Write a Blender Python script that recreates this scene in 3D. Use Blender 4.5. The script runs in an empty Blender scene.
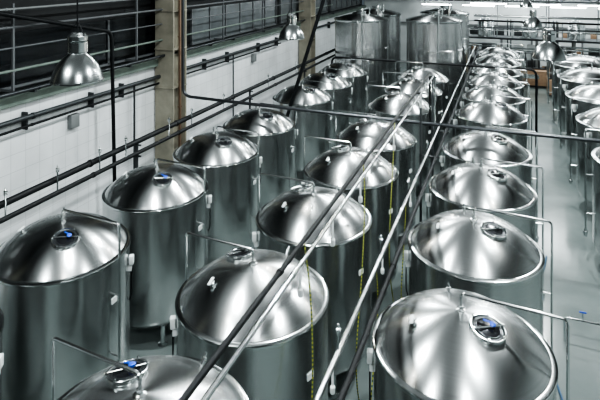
import bpy, bmesh, math, random
from mathutils import Vector, Matrix
random.seed(4)
COL = bpy.context.scene.collection

# ------------------------------------------------------------------ materials
def new_mat(name):
    m = bpy.data.materials.new(name); m.use_nodes = True
    nt = m.node_tree
    return m, nt, nt.nodes["Principled BSDF"]

def simple(name, col, rough=0.5, metal=0.0, noise=0.0, nscale=8.0, emis=0.0, spec=0.5):
    m, nt, b = new_mat(name)
    b.inputs["Roughness"].default_value = rough
    b.inputs["Metallic"].default_value = metal
    b.inputs["Specular IOR Level"].default_value = spec
    tc = nt.nodes.new("ShaderNodeTexCoord")
    n = nt.nodes.new("ShaderNodeTexNoise"); n.inputs["Scale"].default_value = nscale
    n.inputs["Detail"].default_value = 4
    nt.links.new(tc.outputs["Object"], n.inputs["Vector"])
    r = nt.nodes.new("ShaderNodeValToRGB")
    c = Vector(col)
    lo = c*(1-noise); hi = c*(1+noise)
    r.color_ramp.elements[0].position = 0.3; r.color_ramp.elements[1].position = 0.7
    r.color_ramp.elements[0].color = (*lo, 1); r.color_ramp.elements[1].color = (*hi, 1)
    nt.links.new(n.outputs["Fac"], r.inputs["Fac"])
    nt.links.new(r.outputs["Color"], b.inputs["Base Color"])
    if emis:
        b.inputs["Emission Color"].default_value = (*col, 1)
        b.inputs["Emission Strength"].default_value = emis
    return m

def brushed(name, col, rough, aniso, rings=True, var=0.04, nsc=30, rot=0.25, coat=.15, bump=.12):
    m, nt, b = new_mat(name)
    b.inputs["Metallic"].default_value = 1.0
    b.inputs["Anisotropic"].default_value = aniso
    b.inputs["Anisotropic Rotation"].default_value = rot
    b.inputs["Roughness"].default_value = rough
    b.inputs["Coat Weight"].default_value = coat
    b.inputs["Coat Roughness"].default_value = .06
    tan = nt.nodes.new("ShaderNodeTangent"); tan.direction_type = 'RADIAL'; tan.axis = 'Z'
    nt.links.new(tan.outputs[0], b.inputs["Tangent"])
    tc = nt.nodes.new("ShaderNodeTexCoord")
    sep = nt.nodes.new("ShaderNodeSeparateXYZ")
    nt.links.new(tc.outputs["Object"], sep.inputs[0])
    comb = nt.nodes.new("ShaderNodeCombineXYZ")
    if rings:
        ln = nt.nodes.new("ShaderNodeVectorMath"); ln.operation = 'LENGTH'
        c2 = nt.nodes.new("ShaderNodeCombineXYZ")
        nt.links.new(sep.outputs[0], c2.inputs[0]); nt.links.new(sep.outputs[1], c2.inputs[1])
        nt.links.new(c2.outputs[0], ln.inputs[0])
        nt.links.new(ln.outputs["Value"], comb.inputs[0])
    else:
        nt.links.new(sep.outputs[2], comb.inputs[0])
    n = nt.nodes.new("ShaderNodeTexNoise"); n.inputs["Scale"].default_value = nsc; n.inputs["Detail"].default_value = 3
    nt.links.new(comb.outputs[0], n.inputs["Vector"])
    r = nt.nodes.new("ShaderNodeValToRGB")
    c = Vector(col)
    r.color_ramp.elements[0].color = (*(c*(1-var)), 1); r.color_ramp.elements[1].color = (*(c*(1+var)), 1)
    r.color_ramp.elements[0].position = .3; r.color_ramp.elements[1].position = .7
    nt.links.new(n.outputs["Fac"], r.inputs["Fac"]); nt.links.new(r.outputs["Color"], b.inputs["Base Color"])
    oi = nt.nodes.new("ShaderNodeObjectInfo")
    va = nt.nodes.new("ShaderNodeVectorMath"); va.operation = 'ADD'
    nt.links.new(tc.outputs["Object"], va.inputs[0]); nt.links.new(oi.outputs["Location"], va.inputs[1])
    n3 = nt.nodes.new("ShaderNodeTexNoise"); n3.inputs["Scale"].default_value = 1.6; n3.inputs["Detail"].default_value = 1
    nt.links.new(va.outputs[0], n3.inputs["Vector"])
    bp = nt.nodes.new("ShaderNodeBump"); bp.inputs["Strength"].default_value = bump; bp.inputs["Distance"].default_value = .05
    nt.links.new(n3.outputs["Fac"], bp.inputs["Height"]); nt.links.new(bp.outputs[0], b.inputs["Normal"])
    return m

M_DOME = brushed("brushed_steel_dome", (.49,.51,.51), .25, .74, coat=.25, bump=.12, var=.08, nsc=60)
M_BODY = brushed("brushed_steel_body", (.52,.535,.535), .25, .60, rings=False, bump=.35, coat=.2)
M_RIM = simple("polished_rim", (.60,.63,.63), .16, 1, .04)
M_CHROME = simple("stainless_pipe", (.66,.69,.69), .2, 1, .05)
M_DARKSTEEL = simple("dark_steel", (.05,.055,.058), .45, .5, .15)
M_BLACK = simple("black_pipe", (.008,.009,.010), .5, 0, .2, spec=.2)
M_PIPEGREY = simple("dark_grey_pipe", (.07,.075,.08), .35, .8, .1)
M_WHITE = simple("white_plastic", (.62,.65,.65), .4, 0, .04)
M_BLUE = simple("blue_plastic", (.02,.08,.48), .35, 0, .1)
M_GLASS = simple("dark_sight_glass", (.03,.032,.036), .15, .6, .1)
M_COLPAINT = simple("column_paint", (.25,.235,.19), .55, 0, .25, 2)
M_BROWN = simple("brown_paint", (.14,.09,.06), .55, 0, .25, 3)
M_GREEN = simple("green_grey_beam", (.12,.15,.13), .55, 0, .2, 3)
M_BEAM = simple("grey_beam_paint", (.16,.17,.17), .55, 0, .1, 3)
M_PALE = simple("pale_machine_paint", (.36,.38,.38), .5, 0, .1, 3)
M_RAIL = simple("dim_rail_paint", (.09,.095,.10), .5, 0, .1, 3)
M_DARKWALL = simple("dark_wall", (.006,.007,.008), .7, 0, .25, 1.5)
M_WINDOW = simple("dark_window_glass", (.010,.012,.014), .2, .2, .3, 1.2)
M_PALEWIN = simple("pale_window_glass", (.10,.11,.115), .25, 0, .2, 1.2)
M_CEIL = simple("ceiling_paint", (.015,.017,.018), .8, 0, .1, 2)
M_YELLOW = simple("yellow_paint", (.50,.34,.08), .45, 0, .08)
M_TAN = simple("cardboard_tan", (.30,.20,.13), .8, 0, .12)
M_LAMP = simple("spun_aluminium", (.50,.53,.53), .22, 1.0, .05)
M_LENS = simple("frosted_lamp_glass", (.8,.86,.88), .3, 0, .03, emis=.5)
M_ENDWALL = simple("end_wall_paint", (.48,.51,.51), .7, 0, .12, 1)
M_TUBE = simple("glowing_tube", (.92,.98,1.0), .4, 0, 0, emis=24.0)

def striped(name, a, bcol, scale):
    m, nt, b = new_mat(name)
    tc = nt.nodes.new("ShaderNodeTexCoord"); w = nt.nodes.new("ShaderNodeTexWave")
    w.bands_direction = 'Z'; w.inputs["Scale"].default_value = scale
    nt.links.new(tc.outputs["Object"], w.inputs["Vector"])
    r = nt.nodes.new("ShaderNodeValToRGB"); r.color_ramp.interpolation = 'CONSTANT'
    r.color_ramp.elements[0].color = (*a, 1); r.color_ramp.elements[1].color = (*bcol, 1)
    r.color_ramp.elements[1].position = .55
    nt.links.new(w.outputs["Fac"], r.inputs["Fac"]); nt.links.new(r.outputs["Color"], b.inputs["Base Color"])
    b.inputs["Roughness"].default_value = .5
    return m
M_HOSE = striped("yellow_black_cable", (.34,.35,.05), (.05,.09,.03), 6)

def brickmat(name, c1, c2, mortar, scale, bw, rh):
    m, nt, b = new_mat(name)
    tc = nt.nodes.new("ShaderNodeTexCoord")
    sep = nt.nodes.new("ShaderNodeSeparateXYZ"); comb = nt.nodes.new("ShaderNodeCombineXYZ")
    nt.links.new(tc.outputs["Object"], sep.inputs[0])
    add = nt.nodes.new("ShaderNodeMath"); add.operation = 'ADD'
    nt.links.new(sep.outputs[0], add.inputs[0]); nt.links.new(sep.outputs[1], add.inputs[1])
    nt.links.new(add.outputs[0], comb.inputs[0]); nt.links.new(sep.outputs[2], comb.inputs[1])
    br = nt.nodes.new("ShaderNodeTexBrick")
    br.offset = 0.0
    br.inputs["Color1"].default_value = (*c1, 1); br.inputs["Color2"].default_value = (*c2, 1)
    br.inputs["Mortar"].default_value = (*mortar, 1); br.inputs["Scale"].default_value = scale
    br.inputs["Mortar Size"].default_value = .007
    br.inputs["Brick Width"].default_value = bw; br.inputs["Row Height"].default_value = rh
    nt.links.new(comb.outputs[0], br.inputs["Vector"])
    n = nt.nodes.new("ShaderNodeTexNoise"); n.inputs["Scale"].default_value = .8; n.inputs["Detail"].default_value = 6
    nt.links.new(tc.outputs["Object"], n.inputs["Vector"])
    mr = nt.nodes.new("ShaderNodeMapRange"); mr.inputs["From Min"].default_value = .35; mr.inputs["From Max"].default_value = .65
    mr.inputs["To Min"].default_value = .82; mr.inputs["To Max"].default_value = 1.0
    nt.links.new(n.outputs["Fac"], mr.inputs["Value"])
    mx = nt.nodes.new("ShaderNodeVectorMath"); mx.operation = 'SCALE'
    nt.links.new(br.outputs["Color"], mx.inputs[0]); nt.links.new(mr.outputs[0], mx.inputs["Scale"])
    nt.links.new(mx.outputs[0], b.inputs["Base Color"])
    b.inputs["Roughness"].default_value = .4
    return m
M_TILE = brickmat("white_tile_wall", (.70,.72,.73), (.66,.68,.69), (.50,.52,.53), 1.0, .4, .4)

def floormat():
    m, nt, b = new_mat("grey_epoxy_floor")
    tc = nt.nodes.new("ShaderNodeTexCoord")
    n = nt.nodes.new("ShaderNodeTexNoise"); n.inputs["Scale"].default_value = .7; n.inputs["Detail"].default_value = 8
    nt.links.new(tc.outputs["Object"], n.inputs["Vector"])
    r = nt.nodes.new("ShaderNodeValToRGB")
    r.color_ramp.elements[0].color = (.15,.178,.174, 1); r.color_ramp.elements[1].color = (.225,.255,.25, 1)
    r.color_ramp.elements[0].position = .35; r.color_ramp.elements[1].position = .7
    nt.links.new(n.outputs["Fac"], r.inputs["Fac"]); nt.links.new(r.outputs["Color"], b.inputs["Base Color"])
    b.inputs["Roughness"].default_value = .15
    return m
M_FLOOR = floormat()

# ------------------------------------------------------------------ mesh helpers
def mesh_from_bm(bm, name, mats, smooth=True, angle=35):
    bmesh.ops.recalc_face_normals(bm, faces=bm.faces)
    me = bpy.data.meshes.new(name); bm.to_mesh(me); bm.free()
    if not isinstance(mats, (list, tuple)): mats = [mats]
    for m in mats: me.materials.append(m)
    if smooth:
        for p in me.polygons: p.use_smooth = True
        try: me.set_sharp_from_angle(angle=math.radians(angle))
        except Exception: pass
    return me

def add_lathe(bm, prof, seg=48, M=None, mat=0):
    M = M or Matrix.Identity(4)
    rings = []
    for r, z in prof:
        if r < 1e-5:
            rings.append([bm.verts.new(M @ Vector((0, 0, z)))])
        else:
            rings.append([bm.verts.new(M @ Vector((r*math.cos(2*math.pi*i/seg), r*math.sin(2*math.pi*i/seg), z))) for i in range(seg)])
    for a, b in zip(rings, rings[1:]):
        for i in range(seg):
            j = (i+1) % seg
            if len(a) == 1 and len(b) == 1: continue
            if len(a) == 1: f = bm.faces.new((a[0], b[i], b[j]))
            elif len(b) == 1: f = bm.faces.new((a[i], a[j], b[0]))
            else: f = bm.faces.new((a[i], a[j], b[j], b[i]))
            f.material_index = mat

def lathe(name, prof, mat, seg=48, M=None):
    bm = bmesh.new(); add_lathe(bm, prof, seg, M); return mesh_from_bm(bm, name, mat)

def add_box(bm, size, loc, mat=0, rot=None, bevel=0.0):
    mm = Matrix.Translation(Vector(loc)) @ (rot.to_4x4() if rot else Matrix.Identity(4)) @ Matrix.Diagonal((size[0], size[1], size[2], 1))
    res = bmesh.ops.create_cube(bm, size=1.0, matrix=mm)
    fs = set()
    for v in res["verts"]:
        for f in v.link_faces: fs.add(f)
    for f in fs: f.material_index = mat
    if bevel > 0:
        es = set(e for f in fs for e in f.edges)
        bmesh.ops.bevel(bm, geom=list(es), offset=bevel, segments=2, affect='EDGES', profile=.5)

def fillet(pts, rad):
    pts = [Vector(p) for p in pts]
    if len(pts) < 3 or rad <= 0: return pts
    out = [pts[0]]
    for a, b, c in zip(pts, pts[1:], pts[2:]):
        d1 = (a-b); d2 = (c-b)
        r = min(rad, d1.length*.48, d2.length*.48)
        p1 = b + d1.normalized()*r; p2 = b + d2.normalized()*r
        for k in range(6):
            t = k/5
            out.append(p1*(1-t)**2 + b*2*t*(1-t) + p2*t*t)
    out.append(pts[-1]); return out

def add_tube(bm, pts, r, seg=10, fil=0.0, mat=0):
    pts = fillet(pts, fil)
    n = len(pts)
    tang = []
    for i in range(n):
        if i == 0: t = pts[1]-pts[0]
        elif i == n-1: t = pts[-1]-pts[-2]
        else: t = (pts[i+1]-pts[i]).normalized()+(pts[i]-pts[i-1]).normalized()
        tang.append(t.normalized())
    ref = Vector((0, 0, 1)) if abs(tang[0].z) < .9 else Vector((1, 0, 0))
    nrm = tang[0].cross(ref).normalized()
    rings = []
    for i in range(n):
        nrm = (nrm - tang[i]*nrm.dot(tang[i])).normalized()
        bn = tang[i].cross(nrm)
        rings.append([bm.verts.new(pts[i] + r*(nrm*math.cos(2*math.pi*k/seg)+bn*math.sin(2*math.pi*k/seg))) for k in range(seg)])
    for a, b in zip(rings, rings[1:]):
        for k in range(seg):
            f = bm.faces.new((a[k], a[(k+1)%seg], b[(k+1)%seg], b[k])); f.material_index = mat
    for rg in (rings[0], rings[-1]):
        f = bm.faces.new(rg); f.material_index = mat

def tube(name, pts, r, mat, seg=10, fil=0.0):
    bm = bmesh.new(); add_tube(bm, pts, r, seg, fil); return mesh_from_bm(bm, name, mat)

def box(name, size, loc, mat, bevel=0.0, rot=None):
    bm = bmesh.new(); add_box(bm, size, loc, 0, rot, bevel)
    return mesh_from_bm(bm, name, mat, smooth=bevel > 0)

def obj(name, me, parent=None, loc=(0, 0, 0), **props):
    o = bpy.data.objects.new(name, me); COL.objects.link(o)
    o.location = loc
    if parent: o.parent = parent
    for k, v in props.items(): o[k] = v
    return o

def thing(name, loc, label, category, group=None, rotz=0):
    e = bpy.data.objects.new(name, None); COL.objects.link(e)
    e.location = loc; e.rotation_euler = (0, 0, rotz); e.empty_display_size = .3
    e["label"] = label; e["category"] = category
    if group: e["group"] = group
    return e

# ------------------------------------------------------------------ room shell
CAMZ = 6.95
XL, XR, YB, YE, ZC = -9.8, 9.5, -5.5, 39.0, 10.5
def shell(name, size, loc, mat): return obj(name, box(name, size, (0, 0, 0), mat), None, loc, kind="structure")
shell("floor", (XR-XL, YE-YB, .2), ((XL+XR)/2, (YB+YE)/2, -.1), M_FLOOR)
shell("ceiling", (XR-XL, YE-YB, .2), ((XL+XR)/2, (YB+YE)/2, ZC+.1), M_CEIL)
WT = 3.87
shell("wall_left", (.3, YE-YB, WT), (XL-.15, (YB+YE)/2, WT/2), M_TILE)
shell("wall_left_upper", (.3, YE-YB, ZC-WT), (XL-.35, (YB+YE)/2, (WT+ZC)/2), M_DARKWALL)
shell("wall_right", (.2, YE-YB, ZC), (XR+.1, (YB+YE)/2, ZC/2), M_ENDWALL)
shell("wall_end", (XR-XL, .2, ZC), ((XL+XR)/2, YE+.1, ZC/2), M_ENDWALL)
shell("wall_rear", (XR-XL, .2, ZC), ((XL+XR)/2, YB-.1, ZC/2), M_CEIL)
shell("trim_1", (.35, YE-YB, .22), (XL-.02, (YB+YE)/2, WT+.11), M_GREEN)
wi = 1
for y0 in range(-1, 38, 8):
    bm = bmesh.new()
    pale = y0 > 10
    add_box(bm, (.06, 7.4, 1.25), (0, 0, 0), 0)
    for k in range(7 if pale else 3): add_box(bm, (.10, .06, 1.25), (.02, -3.7+k*(1.233 if pale else 3.7), 0), 1)
    add_box(bm, (.10, 7.45, .06), (.02, 0, -.62), 1)
    me = mesh_from_bm(bm, "window", [M_PALEWIN if pale else M_WINDOW, M_RAIL], smooth=False)
    obj("window_%d" % wi, me, None, (XL-.17, y0+3.7, 4.85), kind="structure"); wi += 1
shell("trim_2", (XR-XL-.4, .3, .25), ((XL+XR)/2, YE-.2, 5.0), M_BEAM)
shell("trim_3", (XR-XL-.4, .12, .10), ((XL+XR)/2, YE-.1, 2.9), M_BEAM)
bm = bmesh.new()
add_box(bm, (3.0, .08, 2.6), (0, 0, 1.3), 0)
for q in range(9): add_box(bm, (3.0, .11, .03), (0, 0, .15+q*.3), 1)
for s in (-1, 1): add_box(bm, (.12, .14, 2.7), (s*1.55, 0, 1.35), 1)
obj("door_1", mesh_from_bm(bm, "door", [M_WHITE, M_BEAM], smooth=False), None, (3.6, YE-.05, 0), kind="structure")
def girder(y, z, label):
    bm = bmesh.new()
    W = XR-XL-.6
    add_box(bm, (W, .14, .10), (0, 0, .55)); add_box(bm, (W, .14, .10), (0, 0, 0))
    n = 20
    for k in range(n):
        x0 = -W/2+W*k/n; x1 = x0+W/n
        a, b = ((x0, 0, 0), (x1, 0, .55)) if k % 2 == 0 else ((x0, 0, .55), (x1, 0, 0))
        add_tube(bm, [a, b], .03, 6)
    for s in (-1, 1): add_box(bm, (.12, .12, ZC-z), (s*W*.46, 0, (ZC-z)/2))
    obj("roof_girder", mesh_from_bm(bm, "roof_girder", M_DARKSTEEL, smooth=False), None, ((XL+XR)/2, y, z), label=label, category="girder", group="steel roof girders")
girder(32.2, 5.6, "dark steel lattice girder spanning the hall")
girder(36.0, 4.8, "dark steel lattice girder spanning the hall")
def linlight(x, y, z, L, label):
    e = thing("pendant_strip_lamp", (x, y, z), label, "lamp", "strip lights by the end wall")
    obj("light_housing", box("light_housing", (L, .12, .05), (0, 0, .055), M_BEAM, .008), e)
    obj("light_tube", box("light_tube", (L-.1, .08, .06), (0, 0, 0), M_TUBE, .012), e)
    for q in (-.4, .4):
        obj("suspension_rod", tube("suspension_rod", [(q*L, 0, .07), (q*L, 0, ZC-z)], .01, M_DARKSTEEL, 6), e)
for x in (-4.2, -1.4, 1.4, 4.2, 7.0): linlight(x, 37.9, 4.35, 2.2, "long glowing strip light hanging near the end wall")
for x in (-.6, 2.4, 5.4): linlight(x, 33.8, 4.75, 2.2, "long glowing strip light hanging above filling machines")
def hangpipe(x0, x1, y, z, r, mat, label):
    e = thing("overhead_pipe", (0, y, z), label, "pipe", "overhead service pipes")
    obj("pipe_run", tube("pipe_run", [(x0, 0, 0), (x1, 0, 0)], r, mat, 10), e)
    n = 4
    for k in range(n):
        x = x0+(x1-x0)*(k+.5)/n
        obj("hanger_rod", tube("hanger_rod", [(x, 0, 0), (x, 0, ZC-z)], .012, M_DARKSTEEL, 6), e)
hangpipe(-1.2, 8.5, 29.5, 4.35, .07, M_CHROME, "stainless overhead service pipe hanging across the hall end")
hangpipe(-1.2, 8.5, 29.9, 4.05, .05, M_BLACK, "black overhead service pipe hanging across the hall end")
hangpipe(-1.2, 8.5, 29.7, 3.7, .04, M_PIPEGREY, "thin grey overhead service pipe hanging across the hall end")
pf = thing("steel_platform", (2.2, 35.0, 0), "raised steel platform with railing near the end wall", "platform")
obj("deck", box("deck", (8.4, 1.3, .12), (0, 0, 2.55), M_PIPEGREY), pf)
pc = box("post", (.12, .12, 2.49), (0, 0, 1.245), M_BEAM)
for x in (-4.1, -2.05, 0, 2.05, 4.1):
    for y in (-.55, .55): obj("post", pc, pf, (x, y, 0))
bm = bmesh.new()
for z in (3.05, 3.6):
    add_tube(bm, [(-4.15, -.6, z), (4.15, -.6, z)], .035, 8)
for k in range(10): add_tube(bm, [(-4.15+k*.922, -.6, 2.6), (-4.15+k*.922, -.6, 3.6)], .03, 8)
obj("railing", mesh_from_bm(bm, "railing", M_CHROME), pf)
ME_pv = lathe("process_vessel", [(0, 0), (.5, 0), (.5, .89), (.42, 1.04), (.15, 1.14), (.06, 1.15), (.06, 1.35), (0, 1.35)], M_CHROME, 24)
for k in range(3):
    obj("process_vessel", ME_pv, None, (2.2-3+k*2.6, 35.1, 2.612), label="small domed steel process vessel standing on a raised platform", category="vessel", group="vessels on the platform")

# ------------------------------------------------------------------ columns
def column_mesh(h, mat, w=.42):
    bm = bmesh.new()
    add_box(bm, (w, .05, h), (0, -w/2, h/2)); add_box(bm, (w, .05, h), (0, w/2, h/2)); add_box(bm, (.05, w-.05, h), (0, 0, h/2))
    add_box(bm, (w+.04, w+.15, .04), (0, 0, .02))
    for z in (3.2, 4.4, 5.6, 6.6): add_box(bm, (w+.02, w+.1, .03), (0, 0, z))
    return mesh_from_bm(bm, "steel_column", mat, smooth=False)
cm = column_mesh(ZC, M_COLPAINT, .68)
for y in (0.6, 13.0, 25.4):
    obj("steel_column", cm, None, (-9.42, y, 0), label="weathered beige-grey steel H-section column beside the white wall", category="column", group="steel columns along the white wall")
cm2 = column_mesh(ZC, M_BEAM)
for y in (13.75, 26.1, 35.3):
    obj("steel_column", cm2, None, (9.0, y, 0), label="light grey steel H-section column beside pale wall", category="column", group="steel columns along the pale wall")
bm = bmesh.new(); add_box(bm, (.07, .07, ZC), (0, 0, ZC/2), 0, None, .01)
for z in (1, 2.6, 4.8, 6.2, 7.8): add_box(bm, (.09, .11, .05), (0, 0, z))
obj("cable_duct", mesh_from_bm(bm, "cable_duct", M_BROWN), None, (-9.02, 12.9, 0), label="brown painted cable duct fixed to steel column", category="duct")

# ------------------------------------------------------------------ tanks
RZ = 2.6; DR = .955; DH = .385
def domez(r):
    t = min(r, DR)/DR
    return RZ+.012+DH*(1-.60*t**2.0-.40*t**4.0)
dome_prof = [(DR, RZ+.0), (DR, RZ+.012)] + [(DR*(1-i/40), domez(DR*(1-i/40))) for i in range(1, 40)] + [(0, domez(0))]
ME_dome = lathe("tank_lid", dome_prof, M_DOME, 96)
def body_mesh(b):
    return lathe("tank_body", [(0, b), (.5, b+.02), (.85, b+.10), (.97, b+.22), (1.0, b+.30), (1.0, RZ-.05), (.93, RZ-.045)], M_BODY, 72)
ME_body = body_mesh(.30)
ME_rim = lathe("tank_rim", [(.94, RZ-.05), (1.005, RZ-.05), (1.018, RZ-.042), (1.020, RZ-.03), (1.020, RZ-.012), (1.014, RZ-.002), (1.0, RZ+.003), (.96, RZ+.008), (.950, RZ+.006)], M_RIM, 80)
bm = bmesh.new()
add_lathe(bm, [(0, 0), (.09, 0), (.09, .02), (.045, .04), (.045, .5), (0, .5)], 14)
ME_leg = mesh_from_bm(bm, "leg", M_CHROME)

def dome_frame(x, y, lift=0.0, flat=1.0):
    r = math.hypot(x, y); e = .01
    s = (domez(r+e)-domez(r-e))/(2*e)*flat
    n = Vector((-s*x/r, -s*y/r, 1)).normalized()
    zax = n; xax = Vector((1, 0, 0)); xax = (xax - zax*xax.dot(zax)).normalized(); yax = zax.cross(xax)
    M = Matrix((xax, yax, zax)).transposed().to_4x4()
    M.translation = Vector((x, y, domez(r)+lift)); return M

def build_type(mx, my, side, fx, fy, pdy, boxang, plang, apex=.19):
    P = {}
    Mm = dome_frame(mx, my, 0, 1.0)
    P["manway"] = lathe("manway", [(.176, .0), (.176, .026), (.180, .032), (.190, .032), (.195, .026), (.195, .012), (.185, .008), (.185, -.05)], M_CHROME, 36, Mm)
    P["manway_cover"] = lathe("manway_cover", [(.175, .010), (.160, .020), (.140, .018), (.137, .028), (.130, .028), (.128, .018)], M_PIPEGREY, 36, Mm)
    P["manway_glass"] = lathe("sight_glass", [(.128, .018), (.06, .025), (0, .027)], M_GLASS, 24, Mm)
    bm = bmesh.new()
    d = Vector((math.cos(.6), math.sin(.6), 0))
    add_tube(bm, [Mm @ (d*-.20+Vector((0, 0, .040))), Mm @ (d*.20+Vector((0, 0, .040)))], .009, 8)
    for an in (0.6, 1.65, 2.7, 3.74, 4.8, 5.84):
        d = Vector((math.cos(an), math.sin(an), 0))
        add_tube(bm, [Mm @ (d*.185+Vector((0, 0, .02))), Mm @ (d*.185+Vector((0, 0, .052)))], .011, 8)
    P["clamp_bar"] = mesh_from_bm(bm, "clamp_bar", M_CHROME)
    for nm, mt in (("clamp_knob", M_BLUE), ("clamp_knob_dark", M_DARKSTEEL)):
        bm = bmesh.new()
        Mk = Mm @ Matrix.Translation((0.04, 0.03, .040))
        add_lathe(bm, [(0, 0), (.018, 0), (.02, .015), (.034, .02), (.036, .03), (.028, .036), (0, .038)], 16, Mk)
        add_box(bm, (.10, .018, .014), Mk @ Vector((-.05, .01, .03)), 0, Mk.to_3x3(), .004)
        P[nm] = mesh_from_bm(bm, "clamp_knob", mt)
    Mf = dome_frame(fx, fy)
    bm = bmesh.new()
    add_lathe(bm, [(.032, -.04), (.032, .02), (.045, .025), (.045, .035), (.028, .042), (0, .042)], 20, Mf)
    P["sight_light"] = mesh_from_bm(bm, "sight_light", M_CHROME)
    bm = bmesh.new()
    add_box(bm, (.045, .12, .014), Mf @ Vector((0, 0, .050)), 0, Mf.to_3x3(), .005)
    P["sight_light_cap"] = mesh_from_bm(bm, "sight_light_cap", M_WHITE)
    top = domez(0)+apex
    bm = bmesh.new()
    ex = 1.11*side
    add_tube(bm, [(0, 0, domez(0)-.03), (0, 0, top), (ex, pdy, top-.02), (ex, pdy, .8)], .018, 10, .06)
    add_lathe(bm, [(.06, domez(.05)-.05), (.055, domez(0)+.010), (.032, domez(0)+.018), (.032, domez(0)+.05), (0.0, domez(0)+.055)], 20)
    for z in (1.2, 2.1):
        add_tube(bm, [(ex*.86, pdy*.9, z), (ex, pdy, z)], .012, 6)
    P["vent_pipe"] = mesh_from_bm(bm, "vent_pipe", M_CHROME)
    Mv = Matrix.Translation((ex, pdy, .65))
    P["valve"] = lathe("valve", [(0, 0), (.03, 0), (.03, .05), (.04, .06), (.04, .12), (.025, .13), (.025, .17), (0, .17)], M_CHROME, 14, Mv)
    a = math.radians(boxang); R = Matrix.Rotation(a, 3, 'Z')
    bm = bmesh.new(); add_box(bm, (.07, .09, .14), R @ Vector((1.045, 0, 2.34)), 0, R, .012)
    add_box(bm, (.06, .04, .08), R @ Vector((1.02, 0, 2.21)), 0, R)
    P["sensor_box"] = mesh_from_bm(bm, "sensor_box", M_WHITE)
    bm = bmesh.new()
    add_tube(bm, [R @ Vector((1.045, .0, 2.2)), R @ Vector((1.045, .0, 1.8)), R @ Vector((1.01, .02, 1.7))], .01, 6, .02)
    P["sensor_cable"] = mesh_from_bm(bm, "sensor_cable", M_BLACK)
    Mn = dome_frame(-mx*.9+.1*side, my+.55)
    bm = bmesh.new(); add_lathe(bm, [(.022, -.03), (.022, .05), (.032, .05), (.032, .065), (.015, .07), (.015, .11), (0, .11)], 14, Mn)
    P["relief_nozzle"] = mesh_from_bm(bm, "relief_nozzle", M_CHROME)
    R3 = Matrix.Rotation(math.radians(plang), 3, 'Z')
    bm = bmesh.new(); add_box(bm, (.012, .11, .08), R3 @ Vector((1.003, 0, 2.0)), 0, R3)
    P["name_plate"] = mesh_from_bm(bm, "name_plate", M_WHITE)
    return P

TYPE = {
 "A": build_type(.36, -.30, 1, -.5, -.3, -.02, 28, 0),
 "B": build_type(-.30, .20, -1, -.36, -.45, .1, 212, -20),
 "C": build_type(.30, -.20, 1, -.5, -.28, -.05, 192, 225),
 "D": build_type(-.30, .20, -1, .36, -.45, .1, 215, 235),
}
def make_tank(t, x, y, label, group, blue=False, scale=1.0):
    P = TYPE[t]
    e = thing("fermentation_tank", (x, y, 0), label, "brewing tank", group)
    e.scale = (scale, scale, 1.0)
    obj("tank_body", ME_body, e); obj("tank_lid", ME_dome, e); obj("tank_rim", ME_rim, e)
    for k in range(4):
        a = math.radians(45+90*k); obj("leg", ME_leg, e, (.74*math.cos(a), .74*math.sin(a), 0))
    mw = obj("manway", P["manway"], e, label="polished round hatch flush with lid")
    obj("manway_cover", P["manway_cover"], mw); obj("sight_glass", P["manway_glass"], mw)
    obj("clamp_bar", P["clamp_bar"], mw)
    k = obj("clamp_knob", P["clamp_knob" if blue else "clamp_knob_dark"], mw)
    if blue: k["label"] = "blue plastic clamp knob"
    sl = obj("sight_light", P["sight_light"], e); obj("light_cap", P["sight_light_cap"], sl)
    vp = obj("vent_pipe", P["vent_pipe"], e); obj("valve", P["valve"], vp)
    sb = obj("sensor_box", P["sensor_box"], e, label="white plastic sensor box"); obj("cable", P["sensor_cable"], sb)
    obj("relief_nozzle", P["relief_nozzle"], e)
    obj("name_plate", P["name_plate"], e, label="small white plate")
    return e
ST = [2.58, 4.95, 7.35, 9.7, 12.05, 15.4, 17.75, 20.1]
def lab(b, where): return ("domed steel tank with blue-knobbed hatch, " if b else "domed brushed steel tank with hatch, ")+where
for i, y in enumerate(ST):
    b = i in (1, 2); make_tank("A", -5.85, y, lab(b, "beside the white wall"), "tanks beside the white wall", b)
for i, y in enumerate(ST):
    b = i in (0,); make_tank("B", -2.55, y, lab(b, "beside overhead pipe rack"), "tanks beside the pipe rack", b, 1.05 if i == 0 else 1.0)
for i, y in enumerate(ST[1:]+[22.45, 24.8, 27.2]):
    b = i in (0,); make_tank("C", .12, y, lab(b, "along the open aisle"), "tanks along the aisle", b)
for y in (12.6, 15.9, 19.2, 22.5, 25.8): make_tank("D", 3.66, y, "wide domed steel tank on short legs, across the aisle", "tanks across the aisle", False, 1.22)

# tall tanks
TR, TZ = 1.22, 4.62
ME_tb = lathe("tall_body", [(0, .4), (.7, .45), (TR-.05, .65), (TR, .8), (TR, 1.9), (TR+.01, 1.91), (TR+.01, 1.96), (TR, 1.97), (TR, 3.3), (TR+.01, 3.31), (TR+.01, 3.36), (TR, 3.37), (TR, TZ-.08), (TR-.04, TZ-.07)], M_BODY, 64)
ME_tl = lathe("tall_lid", [(TR-.06, TZ), (TR-.1, TZ+.03)]+[((TR-.1)*(1-i/12), TZ+.03+.20*(1-(1-i/12)**2)) for i in range(1, 12)]+[(0, TZ+.23)], M_DOME, 64)
ME_tr = lathe("tall_rim", [(TR-.06, TZ-.09), (TR+.02, TZ-.09), (TR+.035, TZ-.06), (TR+.035, TZ), (TR+.01, TZ+.02), (TR-.07, TZ+.015)], M_RIM, 64)
bm = bmesh.new()
add_lathe(bm, [(.2, TZ+.1), (.2, TZ+.31), (.24, TZ+.31), (.24, TZ+.35), (0, TZ+.38)], 24)
ME_tm = mesh_from_bm(bm, "manway", M_RIM)
bm = bmesh.new()
add_tube(bm, [(.35, .1, TZ), (.35, .1, TZ+.5), (.35, -TR-.05, TZ+.5), (.35, -TR-.05, .9)], .035, 8, .12)
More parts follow.
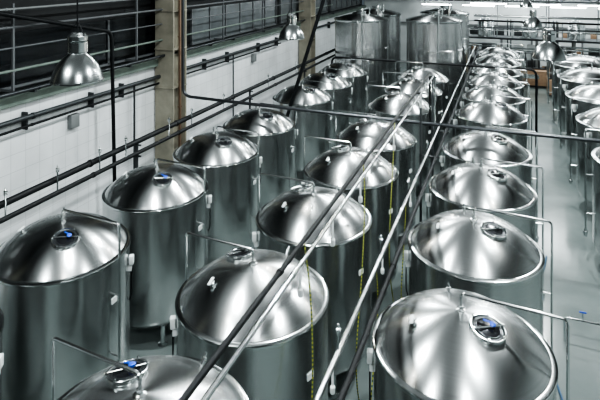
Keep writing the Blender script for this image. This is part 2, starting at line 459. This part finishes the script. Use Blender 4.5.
ME_tp = mesh_from_bm(bm, "down_pipe", M_CHROME)
for (x, y) in ((-5.75, 22.75), (-5.75, 25.8), (-2.55, 23.4), (-2.55, 27.6)):
    e = thing("storage_tank", (x, y, 0), "tall cylindrical stainless steel tank behind the domed tanks", "brewing tank", "tall storage tanks")
    obj("tank_body", ME_tb, e); obj("tank_lid", ME_tl, e); obj("tank_rim", ME_tr, e); obj("manway", ME_tm, e); obj("down_pipe", ME_tp, e)
    for k in range(4):
        a = math.radians(45+90*k); obj("leg", ME_leg, e, (.95*math.cos(a), .95*math.sin(a), 0))

# ------------------------------------------------------------------ pipe racks
Y0, Y1 = -1.0, 29.0
def longpipe(parent, name, x, z, r, mat, y0=Y0, y1=Y1, down=None, step=3.0):
    bm = bmesh.new()
    pts = [(x, y0, z), (x, y1, z)]
    if down: pts.append((x, y1, down))
    add_tube(bm, pts, r, 12, .12)
    y = y0+1.0
    while y < y1-.3:
        add_tube(bm, [(x, y, z), (x, y+.05, z)], r*1.25, 12); y += step
    return obj(name, mesh_from_bm(bm, name, mat), parent)
rack = thing("pipe_rack", (0, 0, 0), "long rack of black and stainless pipes above the tank lids", "pipes")
ZU = CAMZ-2.8; ZLo = CAMZ-4.2
longpipe(rack, "black_pipe", -1.325, ZU, .026, M_BLACK, Y0, 13.0, 2.7)
longpipe(rack, "stainless_pipe", -1.195, ZU, .022, M_CHROME, Y0, 13.0, 2.7)
longpipe(rack, "black_pipe", -.885, ZLo, .034, M_BLACK, step=6)
longpipe(rack, "stainless_pipe", -1.10, ZLo, .034, M_CHROME, step=6)
def post(zu):
    bm = bmesh.new()
    zt = zu-.03 if zu else ZLo-.05
    add_box(bm, (.05, .05, zt), (0, 0, zt/2))
    if zu: add_box(bm, (.28, .05, .03), (0, 0, zu-.05))
    add_box(bm, (.44 if zu else .3, .05, .03), (.2 if zu else .1, 0, ZLo-.055)); add_box(bm, (.16, .16, .02), (0, 0, .01))
    return mesh_from_bm(bm, "support_post", M_DARKSTEEL, smooth=False)
PA, PB = post(ZU), post(None)
for y in (1.4, 10.88, 12.9): obj("support_post", PA, rack, (-1.24, y, 0))
for y in (16.57, 21.3, 28.3): obj("support_post", PB, rack, (-1.06, y, 0))
bm = bmesh.new()
add_tube(bm, [(0, 0, .12), (0, 0, .34)], .012, 8)
add_lathe(bm, [(0, .04), (.022, .04), (.028, .05), (.028, .11), (.02, .12), (0, .12)], 12)
ME_drop = mesh_from_bm(bm, "drop_valve", M_WHITE)
for y in (3.2, 4.2, 5.4, 7.6, 10.6): obj("drop_valve", ME_drop, rack, (-1.195, y, ZU-.34))
for y in (3.3, 3.9, 6.3, 8.7): obj("drop_valve", ME_drop, rack, (-1.10, y, ZLo-.34))
bm = bmesh.new(); add_tube(bm, [(0, 0, 0), (0, 0, .18)], .012, 8); add_lathe(bm, [(0, .18), (.025, .18), (.030, .20), (.030, .24), (.012, .25), (.012, .29), (0, .29)], 12)
ME_upv = mesh_from_bm(bm, "upright_valve", M_CHROME)
for y in (4.1, 6.2, 8.5, 10.9, 13.7): obj("upright_valve", ME_upv, rack, (-1.10, y, ZLo+.02))

lr = thing("pipe_rail", (0, 0, 0), "pair of thick black pipes on posts between tanks and white wall", "pipes")
longpipe(lr, "black_pipe", -7.2, CAMZ-3.92, .06, M_BLACK, 0, 34)
longpipe(lr, "black_pipe", -7.12, CAMZ-4.14, .045, M_BLACK, 0, 34)
longpipe(lr, "stainless_pipe", -7.3, CAMZ-4.26, .022, M_CHROME, 0, 34)
bm = bmesh.new(); add_box(bm, (.05, .05, 2.95), (0, 0, 1.475)); add_box(bm, (.22, .04, .03), (0, 0, 2.95)); add_box(bm, (.22, .04, .03), (0, 0, 2.7)); add_box(bm, (.15, .15, .02), (0, 0, .01))
ME_p2 = mesh_from_bm(bm, "support_post", M_DARKSTEEL, smooth=False)
for y in (3.7, 8.5, 14.2, 19.2, 24): obj("support_post", ME_p2, lr, (-7.22, y, 0))
bm = bmesh.new(); add_tube(bm, [(0, 0, 0), (0, 0, .36)], .015, 8); add_lathe(bm, [(0, .36), (.035, .37), (.035, .43), (.015, .44), (0, .5)], 12)
ME_up = mesh_from_bm(bm, "riser_valve", M_CHROME)
for y in (3.2, 4.6, 5.0, 6.1, 7.2, 8.0, 9.6, 10.6, 12.3, 15.4, 18): obj("riser_valve", ME_up, lr, (-7.12, y, CAMZ-4.12))

wp = thing("wall_pipes", (0, 0, 0), "dark service pipes and boxes along the white wall", "pipes")
longpipe(wp, "wall_pipe", -9.60, 3.55, .06, M_DARKSTEEL, YB+.3, 36, None, 6)
longpipe(wp, "wall_pipe", -9.62, 3.34, .03, M_BLACK, YB+.3, 22.3, None, 6)
longpipe(wp, "wall_pipe", -9.42, 4.22, .045, M_PIPEGREY, YB+.3, 36, None, 6)
for y in (11.5, 17.6): obj("wall_pipe", tube("wall_pipe", [(-9.66, y, .3), (-9.66, y, 3.5)], .03, M_DARKSTEEL, 8), wp)
MEb = box("bracket", (.25, .04, .40), (-.07, 0, 0), M_DARKSTEEL)
MEb2 = box("bracket", (.34, .05, .06), (-.05, 0, 0), M_DARKSTEEL)
for y in (3, 5.2, 7.7, 9.8, 11.0, 15.5, 17.2, 20, 22, 26, 30):
    obj("bracket", MEb, wp, (-9.69, y, 3.45)); obj("bracket", MEb2, wp, (-9.5, y, 4.16))
jb = box("junction_box", (.14, .28, .34), (0, 0, 0), M_BEAM, .01)
for y in (9.2, 19.6): obj("junction_box", jb, wp, (-9.73, y, 3.05), label="grey electrical junction box")

hr = thing("guard_railing", (0, 0, 0), "thin dark tubular railing and conduits high on the wall", "railing")
longpipe(hr, "rail_tube", -9.5, 5.65, .032, M_RAIL, 0, 30)
longpipe(hr, "rail_tube", -9.5, 5.2, .020, M_RAIL, 0, 30)
longpipe(hr, "rail_tube", -9.5, 4.7, .030, M_GREEN, 0, 30)
longpipe(hr, "rail_tube", -9.5, 6.05, .028, M_BEAM, 0, 30)
bm = bmesh.new(); add_box(bm, (.05, .05, 1.95), (0, 0, 0)); add_box(bm, (.4, .05, .05), (-.18, 0, -.95)); add_box(bm, (.4, .05, .05), (-.18, 0, .5))
MEp = mesh_from_bm(bm, "rail_post", M_RAIL, smooth=False)
for y in (3, 7.2, 11.4, 16.5, 20, 23.5): obj("rail_post", MEp, hr, (-9.5, y, 5.2))
ck = thing("conduit_pipe", (-9.25, 10.2, 0), "black sloping conduit pipe bending down along the wall", "pipe")
obj("conduit_run", tube("conduit_run", [(0, -6.0, 6.55), (0, -.15, 5.25), (0, 0, 0)], .05, M_BLACK, 12, .25), ck)

# crossing pipes
CZ = 3.38; CY = 11.3
bm = bmesh.new()
pts = [(-7.85, CY, ZC-.05), (-7.85, CY, CZ+.25)]
for k in range(5):
    t = (k+1)/5*math.pi/2
    pts.append((-7.85+.25*(1-math.cos(t)), CY, CZ+.25-.25*math.sin(t)))
x0, x1 = -7.6, 7.6
for k in range(1, 17):
    t = k/16; pts.append((x0+(x1-x0)*t, CY, CZ-.07*4*t*(1-t)))
pts += [(7.75, CY, CZ-.03), (7.85, CY, CZ-.2), (7.85, CY, 0)]
add_tube(bm, pts, .042, 12)
cp = thing("crossing_pipe", (0, 0, 0), "long dark grey pipe dropping down and crossing over the tanks", "pipe")
obj("pipe_run", mesh_from_bm(bm, "pipe_run", M_PIPEGREY), cp)
sp = thing("sloping_pipe", (-6.5, 13.72, 0), "steep black pipe sloping from ceiling down between tanks", "pipe")
obj("pipe_run", tube("pipe_run", [(0, 0, 0), (3.45, 0, ZC)], .055, M_BLACK, 12), sp)
bm = bmesh.new()
add_tube(bm, [(-6.7, 21.25, 0), (-6.7, 21.25, 3.0), (1.6, 21.25, 3.0), (1.6, 21.25, 0)], .045, 12, .25)
c2 = thing("crossing_pipe", (0, 0, 0), "black pipe crossing above the farther tank lids", "pipe")
obj("pipe_run", mesh_from_bm(bm, "pipe_run", M_BLACK), c2)

# hanging cables
def hang(p0, p1, ph, label):
    p0 = Vector(p0); p1 = Vector(p1); pts = []
    for i in range(33):
        t = i/32; p = p0.lerp(p1, t)
        p.x += .02*math.sin(t*6+ph); p.y += (.34*math.sin(t*4+ph)*math.sin(math.pi*t)+.04*math.sin(t*13+ph))
        pts.append(p)
    b = Vector((p1.x, p1.y, 0))
    obj("cable", tube("cable", [p-b for p in pts], .009, M_HOSE, 7), None, b, label=label, category="cable", group="striped cables")
for i, y in enumerate((3.75, 6.15, 8.5)):
    hang((-1.385, y, ZU-.03), (-1.41, y+.15, .012), i*.9+.4, "yellow and black striped cable hanging beside tank")
for i, y in enumerate((6.1, 8.5)):
    hang((-1.165, y-.1, ZLo-.04), (-1.15, y, .012), i*.9+1, "yellow and black striped cable hanging from low pipes")
hp = []
for i in range(40):
    t = i/39; hp.append((1.35+.18*math.sin(t*7), 5.2+7.5*t, .022))
hb = hp[0]
obj("floor_hose", tube("floor_hose", [(p[0]-hb[0], p[1]-hb[1], p[2]) for p in hp], .02, simple("grey_blue_hose", (.08,.14,.22), .4, 0, .1), 8), None, (hb[0], hb[1], 0), label="grey-blue rubber hose lying along the aisle floor", category="hose")

# ------------------------------------------------------------------ pendant lamps
bm = bmesh.new()
add_lathe(bm, [(.25, 0), (.262, .0), (.262, .015), (.255, .02), (.24, .08), (.20, .17), (.14, .24), (.095, .275), (.085, .30)], 40)
ME_shade = mesh_from_bm(bm, "lamp_shade", M_LAMP)
bm = bmesh.new()
add_lathe(bm, [(0, .29), (.09, .29), (.10, .30), (.10, .40), (.085, .41), (.10, .42), (.10, .46), (.06, .49), (0, .49)], 24)
ME_house = mesh_from_bm(bm, "lamp_housing", M_LAMP)
ME_lens = lathe("lamp_glass", [(0, -.02), (.12, -.015), (.25, .005)], M_LENS, 32)
def lamp(x, y, z):
    e = thing("pendant_lamp", (x, y, z), "bell-shaped aluminium high-bay lamp hanging on a thin cable", "lamp", "high-bay lamps")
    obj("lamp_shade", ME_shade, e); obj("lamp_housing", ME_house, e); obj("lamp_glass", ME_lens, e)
    bm = bmesh.new(); add_tube(bm, [(0, 0, .48), (0, 0, ZC-z)], .008, 6); add_tube(bm, [(.1, 0, .45), (.0, 0, .62), (-.1, 0, .45)], .006, 6)
    obj("suspension_cable", mesh_from_bm(bm, "suspension_cable", M_BLACK), e)
LAMPS = [(-3.5, 2.8, 5.79), (-3.4, 8.4, 5.55), (1.24, 8.1, 5.47), (1.27, 15.4, 5.25), (-3.4, 15.0, 6.2), (-3.4, 21.0, 6.2), (1.27, 22.5, 5.35)]
for L in LAMPS: lamp(*L)

# ------------------------------------------------------------------ background machinery
def machine(x, y, w, d, h, matbody, label, name="filling_machine"):
    e = thing(name, (x, y, 0), label, "machine")
    bm = bmesh.new(); add_box(bm, (w, d, h*.4), (0, 0, h*.2+.12), 0, None, .03)
    obj("base_cabinet", mesh_from_bm(bm, "base_cabinet", matbody), e)
    bm = bmesh.new()
    for sx in (-1, 1):
        for sy in (-1, 1): add_box(bm, (.08, .08, h), (sx*(w/2-.03), sy*(d/2-.03), h/2))
    for s in (-1, 1):
        add_box(bm, (w, .08, .08), (0, s*(d/2-.03), h-.03)); add_box(bm, (.08, d, .08), (s*(w/2-.03), 0, h-.03))
    obj("frame", mesh_from_bm(bm, "frame", M_CHROME, smooth=False), e)
    bm = bmesh.new()
    for k in range(6):
        xx = -w/2+.2+k*(w-.4)/5
        add_lathe(bm, [(0, h*.5), (.06, h*.5), (.06, h*.75), (.03, h*.8), (.03, h-.06), (0, h-.06)], 12, Matrix.Translation((xx, 0, 0)))
    add_box(bm, (w*.9, .25, .05), (0, 0, h*.5-.02))
    obj("filling_heads", mesh_from_bm(bm, "filling_heads", M_DARKSTEEL), e)
    bm = bmesh.new(); add_box(bm, (.4, .06, .35), (w/2-.3, -d/2-.05, h*.7), 0, None, .01)
    obj("control_panel", mesh_from_bm(bm, "control_panel", M_WHITE), e)
machine(-1.1, 33.2, 2.0, 1.2, 2.3, M_DARKSTEEL, "dark filling machine with steel frame near the end wall")
machine(1.7, 33.2, 2.2, 1.2, 2.1, M_TAN, "tan and steel filling machine near the end wall")
machine(4.7, 33.2, 2.2, 1.2, 2.3, M_YELLOW, "yellow packing machine with steel frame near the end wall")
machine(3.3, 30.9, 1.5, 1.0, 1.9, M_TAN, "tan packing machine with steel frame at aisle end")
cv = thing("conveyor", (1.2, 31.2, 0), "steel roller conveyor on legs in front of machines", "conveyor")
bm = bmesh.new()
for s in (-1, 1): add_box(bm, (1.9, .05, .12), (0, s*.3, .9))
for k in range(16): add_tube(bm, [(-.9+k*.12, -.28, .92), (-.9+k*.12, .28, .92)], .03, 8)
obj("roller_bed", mesh_from_bm(bm, "roller_bed", M_CHROME), cv)
cvl = box("leg", (.06, .06, .88), (0, 0, .44), M_DARKSTEEL)
for sx in (-.85, .85):
    for sy in (-.27, .27): obj("leg", cvl, cv, (sx, sy, 0))
MEC = box("carton", (.37, .38, .3), (0, 0, 0), M_TAN, .008)
MEC3 = box("storage_crate", (.6, .5, .45), (0, 0, 0), M_PALE, .01)
MEC5 = box("storage_crate", (.6, .5, .45), (0, 0, 0), M_DARKSTEEL, .01)
UPR = box("upright", (.08, .08, 3.5), (0, 0, 1.75), M_DARKSTEEL); SHB = box("shelf_board", (2.5, .85, .06), (0, 0, 0), M_BEAM)
def shelf_rack(x, y, label):
    e = thing("shelving_rack", (x, y, 0), label, "shelf", "shelving racks by the end wall")
    for sx in (-1, 1):
        for sy in (-1, 1): obj("upright", UPR, e, (sx*1.3, sy*.45, 0))
    for z in (.4, 1.4, 2.4): obj("shelf_board", SHB, e, (0, 0, z))
CR = [(MEC3, "pale grey", .225), (MEC, "brown", .15), (MEC5, "dark grey", .225), (MEC5, "dark grey", .225), (MEC, "brown", .15), (MEC3, "pale grey", .225), (MEC5, "dark grey", .225)]
k = 0
for x in (-3.6, -.8, 2.0, 4.8):
    shelf_rack(x, 37.0, "dark steel shelving rack holding crates near the end wall")
    for z in (.435, 1.435, 2.435):
        for dx in (-.8, 0, .8):
            me, cn, dz = CR[(k*5+k//3) % 7]; k += 1
            obj("storage_crate", me, None, (x+dx, 37.0, z+dz), label=cn+" crate stored on a steel shelving rack", category="crate", group="crates on the shelving racks")
def pallet(x, y, n, label):
    e = thing("pallet", (x, y, 0), label, "pallet", "wooden pallets")
    bm = bmesh.new()
    for k in range(5): add_box(bm, (1.2, .12, .02), (0, -.34+k*.17, .13))
    for k in (-.55, 0, .55): add_box(bm, (.1, .8, .12), (k, 0, .06))
    obj("pallet_base", mesh_from_bm(bm, "pallet_base", M_TAN, smooth=False), e)
    for z in range(n):
        for a in (-.39, 0, .39):
            for b in (-.2, .2):
                obj("carton", MEC, None, (x+a, y+b, .145+.15+z*.302), label="plain brown cardboard carton stacked on a pallet", category="carton", group="cartons stacked on pallets")
pallet(5.2, 30.8, 3, "wooden pallet with cartons beside packing machine")

bm = bmesh.new()
add_tube(bm, [(0, 0, .0), (0, 0, .45), (.6, 0, .45), (.6, 0, 0)], .022, 10, .06)
add_tube(bm, [(.3, 0, .45), (.3, 0, .6)], .018, 8)
mf = thing("pipe_manifold", (1.6, 9.6, 0), "small stainless pipe manifold standing on the aisle floor", "pipes")
obj("manifold_pipe", mesh_from_bm(bm, "manifold_pipe", M_CHROME), mf)
obj("valve_handle", box("valve_handle", (.12, .025, .025), (.3, 0, .61), M_BLUE, .006), mf)

# ------------------------------------------------------------------ lights
def area(x, y, z, sx, sy, e, col=(.93, .995, 1), rot=(0, 0, 0)):
    l = bpy.data.lights.new("area", 'AREA'); l.shape = 'RECTANGLE'; l.size = sx; l.size_y = sy; l.energy = e; l.color = col
    o = bpy.data.objects.new("added_area_light", l); COL.objects.link(o); o.location = (x, y, z); o.rotation_euler = rot
    return o
for x in (-4.2, 1.6):
    for y in (-1.5, 4.5, 10.5, 17, 24):
        area(x, y, 9.0, .3, .3, 360)  # small unseen lights added overhead for fan highlights on the lids, no fixtures
area(-1.5, 12, 10.2, 13, 30, 160)  # broad soft fill added above the tanks, not a real fixture
area(3.5, 34.5, 9.5, 9, 3, 1000)  # unseen light added to brighten the far end of the hall
for (x, y, z) in LAMPS:
    l = bpy.data.lights.new("lamp", 'POINT'); l.energy = 20; l.shadow_soft_size = .06; l.color = (1, .93, .82)
    o = bpy.data.objects.new("lamp_bulb_light", l); COL.objects.link(o); o.location = (x, y, z-.13)

w = bpy.data.worlds.new("world"); bpy.context.scene.world = w; w.use_nodes = True
bg = w.node_tree.nodes["Background"]; bg.inputs[0].default_value = (.6, .75, .85, 1); bg.inputs[1].default_value = .1

# ------------------------------------------------------------------ camera (level view camera with lens shift, verticals stay parallel)
cam = bpy.data.cameras.new("camera"); cam.sensor_width = 36; cam.lens = 36*540/600
cam.shift_y = -232/600
co = bpy.data.objects.new("camera", cam); COL.objects.link(co)
co.location = (.65, -1.55, CAMZ); co.rotation_euler = (math.radians(90), 0, math.radians(21.25))
bpy.context.scene.camera = co
vs = bpy.context.scene.view_settings
vs.view_transform = 'AgX'
try: vs.look = 'AgX - High Contrast'
except Exception: pass
vs.exposure = .38
